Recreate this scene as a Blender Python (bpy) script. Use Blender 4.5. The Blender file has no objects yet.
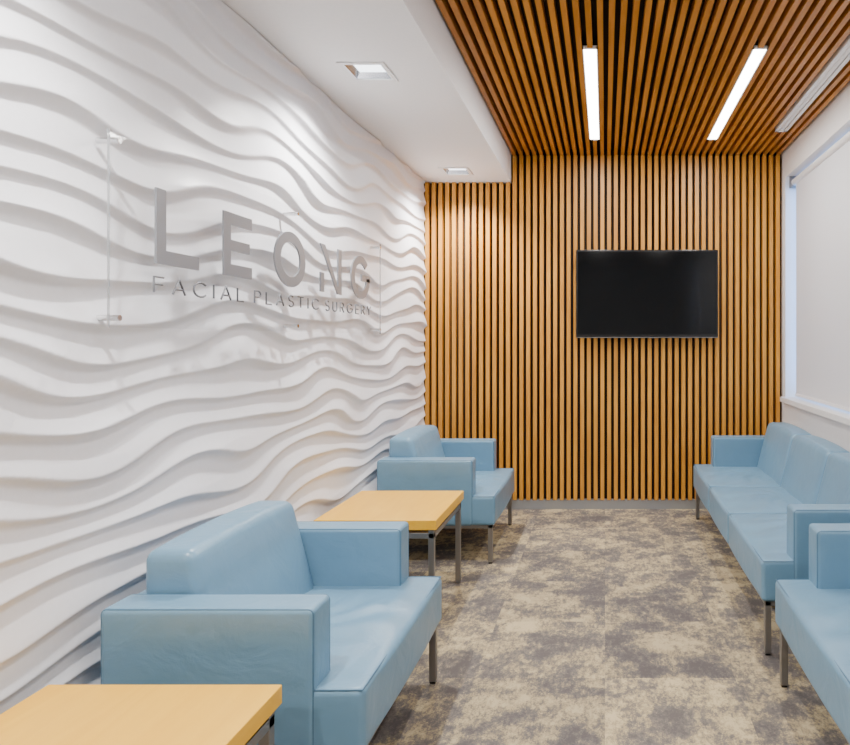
import bpy, bmesh, math, random
import numpy as np
from mathutils import Vector, Matrix
random.seed(4)
C = bpy.context.scene.collection
CAMZ=1.30; F=650.0
XL,XR=-1.38,1.366; YB=5.0; YR=-2.6; ZC=2.72; ZS=2.515; XS=-0.723

# ------------------------------------------------------------ materials
def newmat(name, col, rough=.5, metal=0, spec=.5, **kw):
    m=bpy.data.materials.new(name); m.use_nodes=True
    b=m.node_tree.nodes['Principled BSDF']
    b.inputs['Base Color'].default_value=(*col,1)
    b.inputs['Roughness'].default_value=rough
    b.inputs['Metallic'].default_value=metal
    b.inputs['Specular IOR Level'].default_value=spec
    for k,v in kw.items(): b.inputs[k.replace('_',' ')].default_value=v
    return m
def N(m,t,**kw):
    n=m.node_tree.nodes.new(t)
    for k,v in kw.items(): setattr(n,k,v)
    return n
def L(m,a,b): m.node_tree.links.new(a,b)
def bsdf(m): return m.node_tree.nodes['Principled BSDF']
def noise(m,scale,detail=4,rough=.5,vec=(1,1,1),dist=0):
    tc=N(m,'ShaderNodeTexCoord'); mp=N(m,'ShaderNodeMapping'); mp.inputs['Scale'].default_value=vec
    nz=N(m,'ShaderNodeTexNoise'); nz.inputs['Scale'].default_value=scale
    nz.inputs['Detail'].default_value=detail; nz.inputs['Roughness'].default_value=rough
    nz.inputs['Distortion'].default_value=dist
    L(m,tc.outputs['Object'],mp.inputs[0]); L(m,mp.outputs[0],nz.inputs['Vector']); return nz
def ramp(m,fac,stops):
    r=N(m,'ShaderNodeValToRGB'); e=r.color_ramp.elements
    while len(e)<len(stops): e.new(.5)
    for i,(p,c) in enumerate(stops): e[i].position=p; e[i].color=(*c,1)
    L(m,fac,r.inputs[0]); return r
def bump(m,h,strength=.2,dist=.01):
    b=N(m,'ShaderNodeBump'); b.inputs['Strength'].default_value=strength; b.inputs['Distance'].default_value=dist
    L(m,h,b.inputs['Height']); L(m,b.outputs[0],bsdf(m).inputs['Normal'])

def paint(name,col,rough=.6):
    m=newmat(name,col,rough); nz=noise(m,60,3); bump(m,nz.outputs[0],.05,.002)
    r=ramp(m,nz.outputs[0],[(.3,tuple(c*.97 for c in col)),(.7,col)]); L(m,r.outputs[0],bsdf(m).inputs[0]); return m
M_white=paint('white_paint',(.86,.855,.86))
M_wave=paint('wave_panel_white',(.82,.825,.87),.38)
M_trim=paint('trim_white',(.82,.82,.82),.4)
M_grey=newmat('grey_base',(.26,.26,.26),.5)
M_dark=newmat('slat_backing_dark',(.014,.007,.003),.8)
def wood_slat(name,c0,c1,vec):
    m=newmat(name,c0,.42)
    nz=noise(m,1,5,.6,vec); r=ramp(m,nz.outputs[0],[(.3,c0),(.7,c1)]); L(m,r.outputs[0],bsdf(m).inputs[0])
    bump(m,nz.outputs[0],.08,.002); return m
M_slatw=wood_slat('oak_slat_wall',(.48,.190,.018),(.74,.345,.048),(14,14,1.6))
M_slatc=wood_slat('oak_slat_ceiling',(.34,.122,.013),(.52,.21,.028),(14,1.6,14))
# leather
M_blue=newmat('blue_leather',(.20,.40,.53),.32,spec=.5)
nz=noise(M_blue,5,5,.6,dist=.6); r=ramp(M_blue,nz.outputs[0],[(.3,(.138,.268,.388)),(.7,(.150,.288,.412))]); L(M_blue,r.outputs[0],bsdf(M_blue).inputs[0])
nf=noise(M_blue,7,5,.5,dist=1.0); nf2=noise(M_blue,350,2)
mx=N(M_blue,'ShaderNodeMath',operation='MULTIPLY_ADD'); mx.inputs[1].default_value=.04
L(M_blue,nf2.outputs[0],mx.inputs[0]); L(M_blue,nf.outputs[0],mx.inputs[2]); bump(M_blue,mx.outputs[0],.35,.012)
M_pipe=newmat('blue_seam',(.07,.16,.25),.5)
M_metal=newmat('brushed_metal',(.30,.29,.28),.38,.85)
M_chrome=newmat('chrome',(.7,.7,.7),.2,1)
M_letter=newmat('brushed_steel_letters',(.25,.26,.285),.35,.25)
M_tag=newmat('tagline_grey',(.12,.125,.14),.45,.1)
# maple
M_maple=newmat('maple_top',(.8,.55,.24),.33)
nz=noise(M_maple,2.2,6,.6,(7,1,7),.8); r=ramp(M_maple,nz.outputs[0],[(.3,(.78,.40,.020)),(.7,(.87,.49,.036))]); L(M_maple,r.outputs[0],bsdf(M_maple).inputs[0])
# carpet
M_carp=newmat('carpet',(.3,.3,.3),.95,spec=.1)
def madd(a,k,b):
    q=N(M_carp,'ShaderNodeMath',operation='MULTIPLY_ADD'); q.inputs[1].default_value=k; L(M_carp,a,q.inputs[0])
    if hasattr(b,'node'): L(M_carp,b,q.inputs[2])
    else: q.inputs[2].default_value=b
    return q.outputs[0]
tc=N(M_carp,'ShaderNodeTexCoord')
dv=N(M_carp,'ShaderNodeVectorMath',operation='SCALE'); dv.inputs['Scale'].default_value=2.0; L(M_carp,tc.outputs['Object'],dv.inputs[0])
fl=N(M_carp,'ShaderNodeVectorMath',operation='FLOOR'); L(M_carp,dv.outputs[0],fl.inputs[0])
wn=N(M_carp,'ShaderNodeTexWhiteNoise'); wn.noise_dimensions='2D'; L(M_carp,fl.outputs[0],wn.inputs['Vector'])
so=N(M_carp,'ShaderNodeVectorMath',operation='SCALE'); so.inputs['Scale'].default_value=9; L(M_carp,wn.outputs['Color'],so.inputs[0])
ad=N(M_carp,'ShaderNodeVectorMath',operation='ADD'); L(M_carp,tc.outputs['Object'],ad.inputs[0]); L(M_carp,so.outputs[0],ad.inputs[1])
n1=noise(M_carp,3.6,12,.68,(1,1.15,1),.3); n2=noise(M_carp,110,5,.8,(1,2.4,1)); n3=noise(M_carp,26,7,.8,(2.0,1,1))
n4=noise(M_carp,5.5,12,.72); L(M_carp,ad.outputs[0],n4.inputs['Vector'])
v=madd(n3.outputs[0],.75,madd(n4.outputs[0],1.0,madd(n1.outputs[0],.7,-.515))); v=madd(n2.outputs[0],.5,v)
rc=ramp(M_carp,v,[(.22,(.125,.112,.106)),(.47,(.200,.176,.155)),(.545,(.335,.272,.165)),(.74,(.53,.435,.265))])
sub=N(M_carp,'ShaderNodeMapRange'); sub.inputs['From Min'].default_value=.69; sub.inputs['From Max'].default_value=1.25
L(M_carp,v,sub.inputs[0]); L(M_carp,sub.outputs[0],rc.inputs[0])
mm=N(M_carp,'ShaderNodeMix',data_type='RGBA',blend_type='MULTIPLY'); mm.inputs[0].default_value=1
tr_=ramp(M_carp,wn.outputs['Value'],[(0,(.86,.86,.89)),(1,(1.08,1.07,1.06))])
L(M_carp,rc.outputs[0],mm.inputs[6]); L(M_carp,tr_.outputs[0],mm.inputs[7]); L(M_carp,mm.outputs[2],bsdf(M_carp).inputs[0])
nb=noise(M_carp,400,2); bump(M_carp,nb.outputs[0],.5,.004)
M_tv=newmat('tv_screen',(.002,.003,.004),.10,spec=.3)
M_tvb=newmat('tv_bezel',(.006,.006,.007),.25)
# clear acrylic: mostly see-through with a faint gloss
M_acr=bpy.data.materials.new('acrylic_clear'); M_acr.use_nodes=True; nt=M_acr.node_tree; nt.nodes.remove(bsdf(M_acr))
t_=N(M_acr,'ShaderNodeBsdfTransparent'); t_.inputs[0].default_value=(.985,.988,.99,1); g_=N(M_acr,'ShaderNodeBsdfGlossy'); g_.inputs['Roughness'].default_value=.03
s_=N(M_acr,'ShaderNodeMixShader'); s_.inputs[0].default_value=.035
L(M_acr,t_.outputs[0],s_.inputs[1]); L(M_acr,g_.outputs[0],s_.inputs[2]); L(M_acr,s_.outputs[0],nt.nodes['Material Output'].inputs[0])
M_acre=newmat('acrylic_edge',(.36,.38,.40),.2,Alpha=.5)
M_glass=newmat('window_glass',(.9,.95,1),.02,Transmission_Weight=1.0,IOR=1.02)
def emis(name,col,s):
    return newmat(name,col,.5,Emission_Color=(*col,1),Emission_Strength=s)
M_lens=emis('led_lens',(1,.96,.9),18)
M_dlens=emis('downlight_lens',(.85,.93,1),4)
M_refl=newmat('downlight_reflector',(.6,.62,.66),.25,.8)
M_shade=newmat('shade_fabric',(.78,.78,.80),.9)
tr=N(M_shade,'ShaderNodeBsdfTranslucent'); tr.inputs[0].default_value=(.9,.85,.8,1)
ms=N(M_shade,'ShaderNodeMixShader'); ms.inputs[0].default_value=.10
L(M_shade,bsdf(M_shade).outputs[0],ms.inputs[1]); L(M_shade,tr.outputs[0],ms.inputs[2]); L(M_shade,ms.outputs[0],M_shade.node_tree.nodes['Material Output'].inputs[0])

# ------------------------------------------------------------ mesh helpers
def obj(name,verts,faces,mat,parent=None,smooth=False,loc=None):
    me=bpy.data.meshes.new(name); me.from_pydata([tuple(v) for v in verts],[],[tuple(f) for f in faces]); me.update()
    if smooth: me.polygons.foreach_set('use_smooth',[True]*len(me.polygons))
    mats=mat if isinstance(mat,(list,tuple)) else [mat]
    for m_ in mats: me.materials.append(m_)
    o=bpy.data.objects.new(name,me); C.objects.link(o)
    if loc: o.location=loc
    if parent: o.parent=parent
    return o
def boxdata(boxes):
    V=[];Fc=[]
    for (x0,x1,y0,y1,z0,z1) in boxes:
        n=len(V)
        V+=[(x0,y0,z0),(x1,y0,z0),(x1,y1,z0),(x0,y1,z0),(x0,y0,z1),(x1,y0,z1),(x1,y1,z1),(x0,y1,z1)]
        Fc+=[tuple(n+i for i in f) for f in [(0,3,2,1),(4,5,6,7),(0,1,5,4),(1,2,6,5),(2,3,7,6),(3,0,4,7)]]
    return V,Fc
def boxes(name,bl,mat,parent=None,bev=0):
    V,Fc=boxdata(bl); o=obj(name,V,Fc,mat,parent)
    if bev:
        b=o.modifiers.new('bev','BEVEL'); b.width=bev; b.segments=2; b.limit_method='ANGLE'
    return o
def empty(name,loc=(0,0,0),rz=0):
    e=bpy.data.objects.new(name,None); e.empty_display_size=.2; C.objects.link(e); e.location=loc; e.rotation_euler=(0,0,rz); return e
def rbox(name,b,r,mat,parent=None,fn=None,n=14):
    """rounded box; fn(p,h)->p deforms in centred coords"""
    x0,x1,y0,y1,z0,z1=b; c=Vector(((x0+x1)/2,(y0+y1)/2,(z0+z1)/2)); h=Vector(((x1-x0)/2,(y1-y0)/2,(z1-z0)/2))
    r=min(r,min(h)*.98)
    def axis(hh):
        k=max(2,min(40,int(hh*2/.022)))
        a=[-hh+r*(1-math.cos(t*math.pi/2/5)) for t in range(0,5)]
        mid=[-(hh-r)+2*(hh-r)*i/k for i in range(k+1)]
        return a+mid+[-q for q in reversed(a)]
    A=[axis(h[i]) for i in range(3)]; V=[];idx={};Fc=[]
    def vid(i,j,k):
        key=(i,j,k)
        if key not in idx:
            p=Vector((A[0][i],A[1][j],A[2][k])); q=Vector([max(-(h[t]-r),min(h[t]-r,p[t])) for t in range(3)])
            d=p-q
            if d.length>1e-9: p=q+d.normalized()*r
            if fn: p=fn(p,h)
            idx[key]=len(V); V.append(p+c)
        return idx[key]
    n=[len(a)-1 for a in A]
    for i in range(n[0]):
        for j in range(n[1]):
            Fc.append((vid(i,j,0),vid(i,j+1,0),vid(i+1,j+1,0),vid(i+1,j,0)))
            Fc.append((vid(i,j,n[2]),vid(i+1,j,n[2]),vid(i+1,j+1,n[2]),vid(i,j+1,n[2])))
    for i in range(n[0]):
        for k in range(n[2]):
            Fc.append((vid(i,0,k),vid(i+1,0,k),vid(i+1,0,k+1),vid(i,0,k+1)))
            Fc.append((vid(i,n[1],k),vid(i,n[1],k+1),vid(i+1,n[1],k+1),vid(i+1,n[1],k)))
    for j in range(n[1]):
        for k in range(n[2]):
            Fc.append((vid(0,j,k),vid(0,j,k+1),vid(0,j+1,k+1),vid(0,j+1,k)))
            Fc.append((vid(n[0],j,k),vid(n[0],j+1,k),vid(n[0],j+1,k+1),vid(n[0],j,k+1)))
    return obj(name,V,Fc,mat,parent,True)
def tube(name,paths,r,mat,parent=None,cyc=True):
    cu=bpy.data.curves.new(name,'CURVE'); cu.dimensions='3D'; cu.bevel_depth=r; cu.bevel_resolution=2
    for P in paths:
        s=cu.splines.new('POLY'); s.points.add(len(P)-1)
        for q,p in zip(s.points,P): q.co=(*p,1)
        s.use_cyclic_u=cyc
    cu.materials.append(mat); o=bpy.data.objects.new(name,cu); C.objects.link(o)
    if parent:o.parent=parent
    return o
def rrect(x0,x1,z0,z1,r,f,k=5):
    P=[]
    for cx,cz,a in [(x1-r,z1-r,0),(x0+r,z1-r,90),(x0+r,z0+r,180),(x1-r,z0+r,270)]:
        for i in range(k+1):
            t=math.radians(a+90*i/k); P.append(f(cx+r*math.cos(t),cz+r*math.sin(t)))
    return P
def cells(u0,u1,v0,v1,holes,f,name,mat):
    us=sorted({u0,u1,*[h[0] for h in holes],*[h[1] for h in holes]}); vs=sorted({v0,v1,*[h[2] for h in holes],*[h[3] for h in holes]})
    V=[];Fc=[]
    for a,b in zip(us,us[1:]):
        for c,d in zip(vs,vs[1:]):
            mu,mv=(a+b)/2,(c+d)/2
            if any(h[0]<mu<h[1] and h[2]<mv<h[3] for h in holes): continue
            n=len(V); V+=[f(a,c),f(b,c),f(b,d),f(a,d)]; Fc.append((n,n+1,n+2,n+3))
    return obj(name,V,Fc,mat)

# ------------------------------------------------------------ shell
boxes('floor',[(XL-.15,XR+.2,YR,YB+.15,-.1,0)],M_carp)
boxes('wall_back',[(XL-.15,XR+.2,YB+.045,YB+.15,0,ZC+.1)],M_dark)
boxes('wall_rear',[(XL-.15,XR+.2,YR-.1,YR,0,ZC+.1)],M_white)
boxes('wall_left',[(XL-.15,XL-.03,YR,YB+.045,0,ZC+.1)],M_white)
# upper ceiling
boxes('ceiling',[(XL-.15,XR+.2,YR,YB+.045,ZC+.06,ZC+.16)],M_dark)
# soffit with downlight holes
DL=[(-1.07,2.94),(-1.07,4.67),(-1.07,1.2),(-1.07,-.6)]; hs=.085
holes=[(x-hs,x+hs,y-hs,y+hs) for x,y in DL]
sf=cells(XL-.04,XS-.012,YR,YB+.045,holes,lambda u,v:(u,v,ZS),'ceiling_soffit',M_white)
boxes('wall_soffit',[(XS-.012,XS,YR,YB+.045,ZS,ZC+.06)],M_white)
# right wall with window opening
WY0,WY1,WZ0,WZ1=-.2,4.92,.87,2.53
T=.16
boxes('wall_right',[(XR,XR+T,YR,WY0,0,ZC+.06),(XR,XR+T,WY1,YB+.045,0,ZC+.06),(XR,XR+T,WY0,WY1,0,WZ0-.04),(XR,XR+T,WY0,WY1,WZ1,ZC+.06)],M_white)
boxes('trim_window_sill',[(XR-.035,XR+T,WY0-.03,WY1+.03,WZ0-.04,WZ0)],M_trim,bev=.004)
w=empty('window_1')
fr=[(XR+.11,XR+.155,WY0,WY1,WZ0,WZ0+.05),(XR+.11,XR+.155,WY0,WY1,WZ1-.05,WZ1)]
for y in (WY0,1.5,3.2,WY1-.012): fr.append((XR+.11,XR+.155,y,y+.045 if y<4.8 else WY1,WZ0,WZ1))
boxes('frame',fr,M_trim,w)
boxes('glass',[(XR+.13,XR+.136,WY0+.02,WY1-.005,WZ0+.02,WZ1-.02)],M_glass,w)
rb=empty('roller_blind')
boxes('fabric',[(XR+.055,XR+.057,-.15,4.835,WZ0+.03,WZ1-.06)],M_shade,rb)
boxes('bottom_bar',[(XR+.048,XR+.064,-.15,4.835,WZ0+.012,WZ0+.035)],M_trim,rb,.003)
def cyl(name,p0,p1,r,mat,parent,seg=24):
    p0=Vector(p0);p1=Vector(p1);d=(p1-p0).normalized(); a=d.orthogonal().normalized(); b=d.cross(a)
    V=[];Fc=[]
    for P in (p0,p1):
        for i in range(seg):
            t=2*math.pi*i/seg; V.append(P+a*math.cos(t)*r+b*math.sin(t)*r)
    for i in range(seg): Fc.append((i,(i+1)%seg,seg+(i+1)%seg,seg+i))
    Fc.append(tuple(reversed(range(seg)))); Fc.append(tuple(range(seg,2*seg)))
    return obj(name,V,Fc,mat,parent)
cyl('roller_tube',(XR+.06,-.16,WZ1-.045),(XR+.06,4.88,WZ1-.045),.026,M_trim,rb)
boxes('brackets',[(XR+.02,XR+.1,4.88,4.89,WZ1-.09,WZ1),(XR+.02,XR+.1,-.175,-.165,WZ1-.09,WZ1)],M_metal,rb)
boxes('baseboard_right',[(XR-.012,XR,YR,YB,0,.1)],M_trim)
boxes('baseboard_back',[(XL,XR,YB+.0,YB+.045,0,.07)],M_grey)

# slat wall
pitch=.0519; ns=54; sw=.029
x0s=XL-.004
bl=[]
for i in range(ns):
    x=x0s+i*pitch
    if x+sw>XR+.005: break
    top=ZS-.003 if x<XS-.01 else ZC+.0
    bl.append((x,x+sw,YB-.005,YB+.045,.07,top))
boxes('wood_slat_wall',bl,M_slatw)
# slat ceiling
xa_=x0s+25*pitch+.013; xb_=x0s+41*pitch+.013
LIN=[(xa_,3.16,4.60),(xb_,3.16,4.60),(xa_,.2,1.64),(xb_,.2,1.64)]; lw=.0375  # last two strips are unseen, added overhead to light the near end
DIF=(1.155,1.235,1.4,4.42)
bl=[]
for i in range(ns):
    x=x0s+i*pitch
    if x<XS+.004 or x+sw>XR: continue
    cuts=[(y0,y1) for (lx,y0,y1) in LIN if x+sw-.003>lx-lw and x<lx+lw]
    if x+sw>DIF[0] and x<DIF[1]: cuts.append((DIF[2],DIF[3]))
    segs=[];cur=YR
    for a_,b_ in sorted(cuts): segs.append((cur,a_)); cur=b_
    segs.append((cur,YB-.006))
    for a_,b_ in segs: bl.append((x,x+sw-.003,a_,b_,ZC,ZC+.05))
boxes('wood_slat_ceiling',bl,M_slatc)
# linear lights: far pair, plus the added near pair out of view
def area(name,parent,loc,sx,sy,p,col=(1,.93,.84)):
    l=bpy.data.lights.new(name,'AREA'); l.shape='RECTANGLE'; l.size=sx; l.size_y=sy; l.energy=p; l.color=col
    o=bpy.data.objects.new(name,l); C.objects.link(o); o.location=loc; o.parent=parent; return o
for lx,y0,y1 in LIN:
    e=empty('linear_ceiling_light',(lx,(y0+y1)/2,ZC)); hy=(y1-y0)/2
    boxes('housing',[(-lw,-lw+.006,-hy,hy,-.004,.012),(lw-.006,lw,-hy,hy,-.004,.012),(-lw,lw,-hy,-hy+.007,-.004,.012),(-lw,lw,hy-.007,hy,-.004,.012),(-lw+.006,lw-.006,-hy+.007,hy-.007,.0101,.012)],M_trim,e)
    boxes('lens',[(-lw+.006,lw-.006,-hy+.007,hy-.007,.002,.01)],M_lens,e)
    area('lamp',e,(0,0,-.006),.06,2*hy-.03,21,(1,.965,.92))
# air diffuser
d=empty('air_diffuser',((DIF[0]+DIF[1])/2,(DIF[2]+DIF[3])/2,ZC)); hx=(DIF[1]-DIF[0])/2; hy=(DIF[3]-DIF[2])/2
boxes('frame',[(-hx,-hx+.022,-hy,hy,-.006,.03),(hx-.022,hx,-hy,hy,-.006,.03),(-hx,hx,-hy,-hy+.02,-.006,.03),(-hx,hx,hy-.02,hy,-.006,.03)],M_trim,d)
boxes('blade',[(-.012,.012,-hy,hy,-.002,.02)],M_trim,d)
# downlights
for x,y in DL:
    e=empty('recessed_downlight',(x,y,ZS)); a_=hs; o_=hs+.018
    boxes('trim_ring',[(-o_,-a_+.002,-o_,o_,-.006,0),(a_-.002,o_,-o_,o_,-.006,0),(-a_,a_,-o_,-a_+.002,-.006,0),(-a_,a_,a_-.002,o_,-.006,0)],M_trim,e)
    b_=.062;zz=.022
    V=[(-a_,-a_,0),(a_,-a_,0),(a_,a_,0),(-a_,a_,0),(-b_,-b_,zz),(b_,-b_,zz),(b_,b_,zz),(-b_,b_,zz)]
    obj('reflector',V,[(0,1,5,4),(1,2,6,5),(2,3,7,6),(3,0,4,7)],M_refl,e)
    obj('lens',[(-b_,-b_,zz),(b_,-b_,zz),(b_,b_,zz),(-b_,b_,zz)],[(0,1,2,3)],M_dlens,e)
    l=bpy.data.lights.new('lamp','SPOT'); l.energy=135; l.spot_size=math.radians(130); l.spot_blend=.8; l.shadow_soft_size=.03; l.color=(1,.97,.93)
    o=bpy.data.objects.new('lamp',l); C.objects.link(o); o.location=(0,0,-.002); o.parent=e

# ------------------------------------------------------------ wave panel
ys=np.arange(-.6,YB-.004,.02); zs=np.arange(0,ZS+.001,.0040)
Y,Z=np.meshgrid(ys,zs,indexing='ij')
ph=(Z/.100+.30*np.sin(2*np.pi*Y/2.1+1.5*Z+.5)+.27*np.sin(2*np.pi*Y/1.05-3.3*Z+1.2)+.09*np.sin(2*np.pi*Y/.61+5.5*Z+3)
    +.15*np.sin(2*np.pi*Y/1.55+2*np.pi*Z/.43)+.09*np.sin(2*np.pi*Y/.95-2*np.pi*Z/.31+2))
dp=np.gradient(ph,zs,axis=1)
u=ph-np.floor(ph)
k=.76
d=np.where(u<k,(1-u/k)**1.3,((u-k)/(1-k))**1.9)
amp=(.0165+.0035*np.sin(2*np.pi*Y/1.25+5*Z))*np.clip(10/dp,.6,1.4)
X=XL-.009+amp*d*1.1
V=np.stack([X,Y,Z],-1).reshape(-1,3); nz_=len(zs); ny_=len(ys)
I=(np.arange(ny_-1)[:,None]*nz_+np.arange(nz_-1)[None,:]).reshape(-1)
Fc=np.stack([I,I+nz_,I+nz_+1,I+1],-1)
o=obj('wave_wall_panel',V.tolist(),Fc.tolist(),M_wave,None,True)

# ------------------------------------------------------------ seating
def seating(name,cx_back,y0,y1,facing,nseat):
    """back at x=cx_back, facing +1 -> +X"""
    W=y1-y0; yc=(y0+y1)/2
    e=empty(name,(cx_back,yc,0),0 if facing>0 else math.pi)
    D=.682; AX=.553; at=.112; zb=.225; za=.605; zt=.395; hw=W/2
    for s,nm in ((-1,'arm_right'),(1,'arm_left')):
        ya,yb=sorted((s*hw,s*(hw-at)))
        rbox(nm,(0,AX,ya,yb,zb,za),.015,M_blue,e)
        tube(nm+'_piping',[rrect(.003,AX-.003,zb+.003,za-.003,.013,lambda a,b:(a,q,b)) for q in (ya+.007,yb-.007)],.0026,M_pipe,e)
    iw=(W-2*at)/nseat
    for i in range(nseat):
        a_=-hw+at+i*iw; b_=a_+iw
        sa=a_ if i else -hw+.004; sb=b_ if i<nseat-1 else hw-.004
        ci=((a_+b_)/2)-((sa+sb)/2)
        def fs(p,h,ci=ci,hh=iw/2):
            if p.z>h.z*.5:
                q=min(1,abs(p.y-ci)/hh); qx=min(1,abs(p.x)/h.x)
                e_=(1-q**2.4)*(1-qx**3)
                # sat-in dip with soft creases radiating towards the front corners
                th=math.atan2(p.y-ci,p.x+.12); rr=math.hypot(p.y-ci,p.x+.12)
                cr=.0045*math.sin(th*11+3*math.sin(rr*14))*min(1,rr/.12)
                p=p.copy(); p.z+=e_*(.026+cr-.012*math.exp(-((p.x+.03)**2+(p.y-ci)**2)/.018))
            if p.x>h.x*.9: 
                q=min(1,abs(p.y-ci)/hh); p=p.copy(); p.x+=.006*(1-q**3)
            return p
        rbox('seat_cushion_%d'%(i+1),(.1,D,sa+.0015,sb-.0015,zb,zt),.018,M_blue,e,fs)
        tube('seat_piping_%d'%(i+1),[[(.2,sa+.006,zt-.003),(D-.006,sa+.006,zt-.003),(D-.006,sb-.006,zt-.003),(.2,sb-.006,zt-.003)]],.0026,M_pipe,e,False)
        def fb(p,h):
            t=(p.z+h.z)/(2*h.z); p=p.copy()
            q=min(1,abs(p.y)/h.y)
            if p.x>0:
                p.x+=.12*(1-t)**1.0+.020*(1-q**2.4)*math.sin(math.pi*min(1,max(0,t)))
            if p.z>h.z*.6: p.z+=.012*(1-q**2.2)
            return p
        rbox('back_cushion_%d'%(i+1),(.028,.165,a_+.002,b_-.002,zb+.01,.715),.03,M_blue,e,fb)
    rbox('back_shell',(.004,.05,-hw+at-.01,hw-at+.01,zb,.598),.012,M_blue,e)
    t=.026; lb=[]
    xf=D-.016-t
    for X_ in (.03,xf):
        for Y_ in (-hw+.02,hw-.02-t): lb.append((X_,X_+t,Y_,Y_+t,.008,zb))
    lb+= [(.03,xf+t,-hw+.02,-hw+.02+t,zb-.02,zb),(.03,xf+t,hw-.02-t,hw-.02,zb-.02,zb),(.03,.03+t,-hw+.02,hw-.02,zb-.02,zb),(xf,xf+t,-hw+.02,hw-.02,zb-.02,zb)]
    boxes('metal_legs',lb,M_metal,e,.002)
    gl=[(a[0]+.003,a[1]-.003,a[2]+.003,a[3]-.003,0,.008) for a in lb[:4]]
    boxes('glides',gl,M_tvb,e)
    return e
BL=-1.305
seating('armchair',BL,1.675,2.50,1,1)
seating('armchair',BL-.015,3.755,4.60,1,1)
seating('armchair',1.325,1.62,2.475,-1,1)
seating('sofa',1.325,2.655,4.75,-1,3)

# ------------------------------------------------------------ side tables
def table(y0,y1):
    x0,x1=-1.315,-.762; e=empty('side_table',((x0+x1)/2,(y0+y1)/2,0)); hx=(x1-x0)/2; hy=(y1-y0)/2; zt=.487
    boxes('top',[(-hx,hx,-hy,hy,zt-.045,zt)],M_maple,e,.003)
    t=.026; i_=.012; lb=[]
    for sx in (-1,1):
        for sy in (-1,1):
            xa,xb=sorted((sx*(hx-i_),sx*(hx-i_-t))); ya,yb=sorted((sy*(hy-i_),sy*(hy-i_-t)))
            lb.append((xa,xb,ya,yb,0,zt-.045))
    zr0,zr1=zt-.045-.042,zt-.045-.016
    for s in (-1,1):
        xa,xb=sorted((s*(hx-i_),s*(hx-i_-t))); lb.append((xa,xb,-hy+i_,hy-i_,zr0,zr1))
        ya,yb=sorted((s*(hy-i_),s*(hy-i_-t))); lb.append((-hx+i_,hx-i_,ya,yb,zr0,zr1))
    boxes('metal_frame',lb,M_metal,e,.002)
table(2.93,3.51); table(.955,1.536)

# ------------------------------------------------------------ television
tv=empty('television',((-.22+.857)/2,4.94,(1.983+1.315)/2)); hx=.5385; hz=.334
boxes('body',[(-hx,hx,-.02,.015,-hz,hz),(-.3,.3,.015,.03,-.2,.2)],M_tvb,tv,.004)
boxes('screen',[(-hx+.014,hx-.014,-.0215,-.0195,-hz+.028,hz-.014)],M_tv,tv)
boxes('wall_mount',[(-.15,.15,.03,.055,-.15,.15)],M_metal,tv)
boxes('bottom_strip',[(-hx+.004,hx-.004,-.0222,-.02,-hz+.002,-hz+.006)],M_metal,tv)

# ------------------------------------------------------------ sign
sg=empty('company_sign',(XL+.055,0,0))
py0,py1,pz0,pz1=1.735,3.83,1.335,1.865
boxes('acrylic_panel',[(-.004,.004,py0,py1,pz0,pz1)],M_acr,sg)
boxes('panel_edge',[(-.003,.003,py0-.0015,py0,pz0,pz1),(-.003,.003,py1,py1+.0015,pz0,pz1)],M_acre,sg)
for y in (py0+.025,(py0+py1)/2,py1-.025):
    for z in (pz0+.025,pz1-.025):
        cyl('standoff',(-.05,y,z),(.012,y,z),.008,M_chrome,sg)
def prism(name,polys,x0,x1):
    V=[];Fc=[]
    for P in polys:
        n=len(V);k=len(P)
        V+=[(x1,a,b) for a,b in P]+[(x0,a,b) for a,b in P]
        Fc.append(tuple(n+i for i in range(k))); Fc.append(tuple(n+k+i for i in reversed(range(k))))
        for i in range(k): Fc.append((n+i,n+k+i,n+k+(i+1)%k,n+(i+1)%k))
    return obj(name,V,Fc,M_letter,sg)
z0,z1=1.525,1.748; H=z1-z0; s=.042
LX0,LX1=.0045,.011
R=lambda a,b,c,d:[(a,c),(b,c),(b,d),(a,d)]
DY=.02
def SH(pl): return [[(a+DY,b) for a,b in P] for P in pl]
prism('letter_L',SH([R(1.885,1.885+s,z0,z1),R(1.885+s,2.085,z0,z0+s)]),LX0,LX1)
prism('letter_E',SH([R(2.222,2.222+s,z0,z1),R(2.222+s,2.40,z0,z0+s),R(2.222+s,2.385,z0+.09,z0+.09+s*.9),R(2.222+s,2.40,z1-s,z1)]),LX0,LX1)
def arc(cy,cz,ro,ri,a0,a1,n=40,sx=1.15):
    out=[]
    for i in range(n):
        t0=math.radians(a0+(a1-a0)*i/n); t1=math.radians(a0+(a1-a0)*(i+1)/n)
        out.append([(cy+ri*math.cos(t0)*sx,cz+ri*math.sin(t0)),(cy+ro*math.cos(t0)*sx,cz+ro*math.sin(t0)),(cy+ro*math.cos(t1)*sx,cz+ro*math.sin(t1)),(cy+ri*math.cos(t1)*sx,cz+ri*math.sin(t1))])
    return out
zc=(z0+z1)/2
prism('letter_O',SH(arc(2.70,zc,H/2+.004,H/2-s+.004,0,360,48)),LX0,LX1)
n0,n1=2.985,3.225
prism('letter_N',SH([R(n1-s,n1,z0,z1),[(n0,z1),(n0+s*1.15,z1),(n1-s,z0+.03),(n1-s,z0),(n1-s*1.15,z0)],R(n0,n0+s*.9,z0,z0+.09)]),LX0,LX1)
prism('letter_G',SH(arc(3.48,zc,H/2+.004,H/2-s+.004,42,360,44,1.15)+[R(3.49,3.608,zc-.018,zc+.018)]),LX0,LX1)
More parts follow.
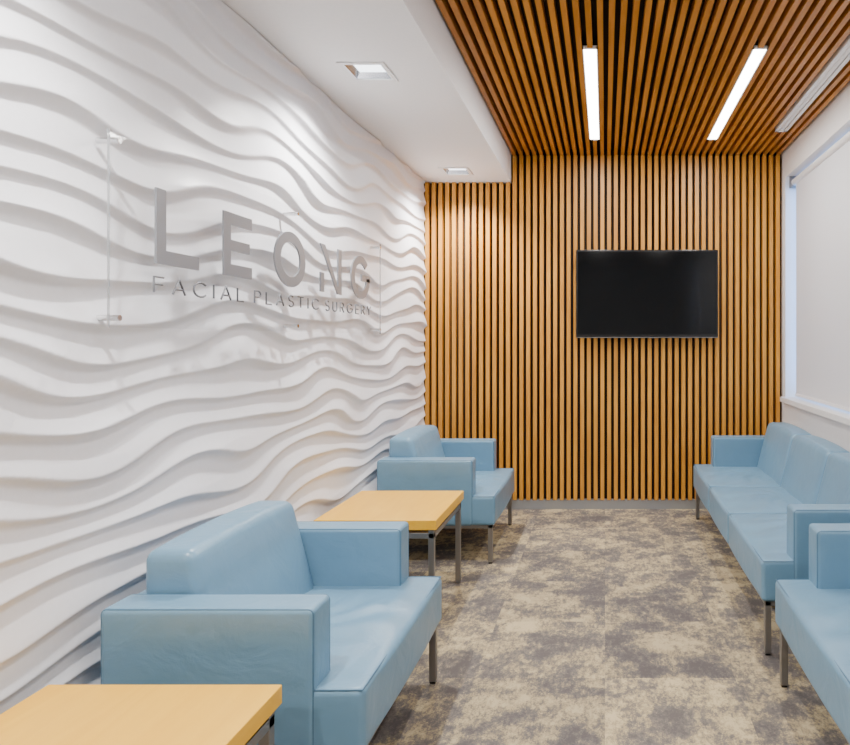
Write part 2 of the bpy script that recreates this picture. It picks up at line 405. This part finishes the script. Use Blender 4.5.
# thin stroke tagline
def A_(cx,cy,r1,r2,a0,a1,n=12): return [(cx+r1*math.cos(math.radians(a0+(a1-a0)*i/n)),cy+r2*math.sin(math.radians(a0+(a1-a0)*i/n))) for i in range(n+1)]
G={'F':[[(0,0),(0,1),(.55,1)],[(0,.52),(.48,.52)]],'A':[[(0,0),(.38,1),(.76,0)],[(.13,.33),(.63,.33)]],
'C':[A_(.48,.5,.48,.5,45,315)],'I':[[(.05,0),(.05,1)]],'L':[[(0,1),(0,0),(.5,0)]],
'P':[[(0,0),(0,1),(.28,1)]+A_(.28,.74,.27,.26,90,-90,8)+[(0,.48)]],
'S':[A_(.28,.75,.25,.25,40,270,9)[:-1]+A_(.28,.25,.27,.25,90,-140,9)],
'T':[[(0,1),(.64,1)],[(.32,1),(.32,0)]],'U':[[(0,1),(0,.3)]+A_(.3,.3,.3,.3,180,360,8)+[(.6,1)]],
'R':[[(0,0),(0,1),(.28,1)]+A_(.28,.75,.26,.25,90,-90,8)+[(0,.5)],[(.26,.5),(.58,0)]],
'G':[A_(.48,.5,.48,.5,45,350)+[(.95,.48),(.6,.48)]],'E':[[(.52,0),(0,0),(0,1),(.52,1)],[(0,.52),(.47,.52)]],
'Y':[[(0,1),(.34,.48),(.68,1)],[(.34,.48),(.34,0)]]}
txt='FACIAL PLASTIC SURGERY'; gap=.55; cx=0; P=[]
for ch in txt:
    if ch==' ': cx+=.45; continue
    for st in G[ch]: P.append([(cx+a,b) for a,b in st])
    cx+=max(a for st in G[ch] for a,b in st)+gap
k=(3.655-1.90)/(cx-gap)
tube('tagline',[[(.0065,1.90+a*k,1.440+b*.046) for a,b in st] for st in P],.0031,M_tag,sg,False)

# ------------------------------------------------------------ world, camera
wd=bpy.data.worlds.new('world'); bpy.context.scene.world=wd; wd.use_nodes=True
bg=wd.node_tree.nodes['Background']; bg.inputs[0].default_value=(.22,.47,1,1); bg.inputs[1].default_value=8
cam=bpy.data.cameras.new('camera'); co=bpy.data.objects.new('camera',cam); C.objects.link(co)
co.location=(0,0,CAMZ); co.rotation_euler=(math.pi/2,0,0)
cam.sensor_width=36; cam.lens=F/850*36; cam.shift_x=(425-605)/850; cam.shift_y=(340-372.5)/850; cam.clip_start=.05
bpy.context.scene.camera=co
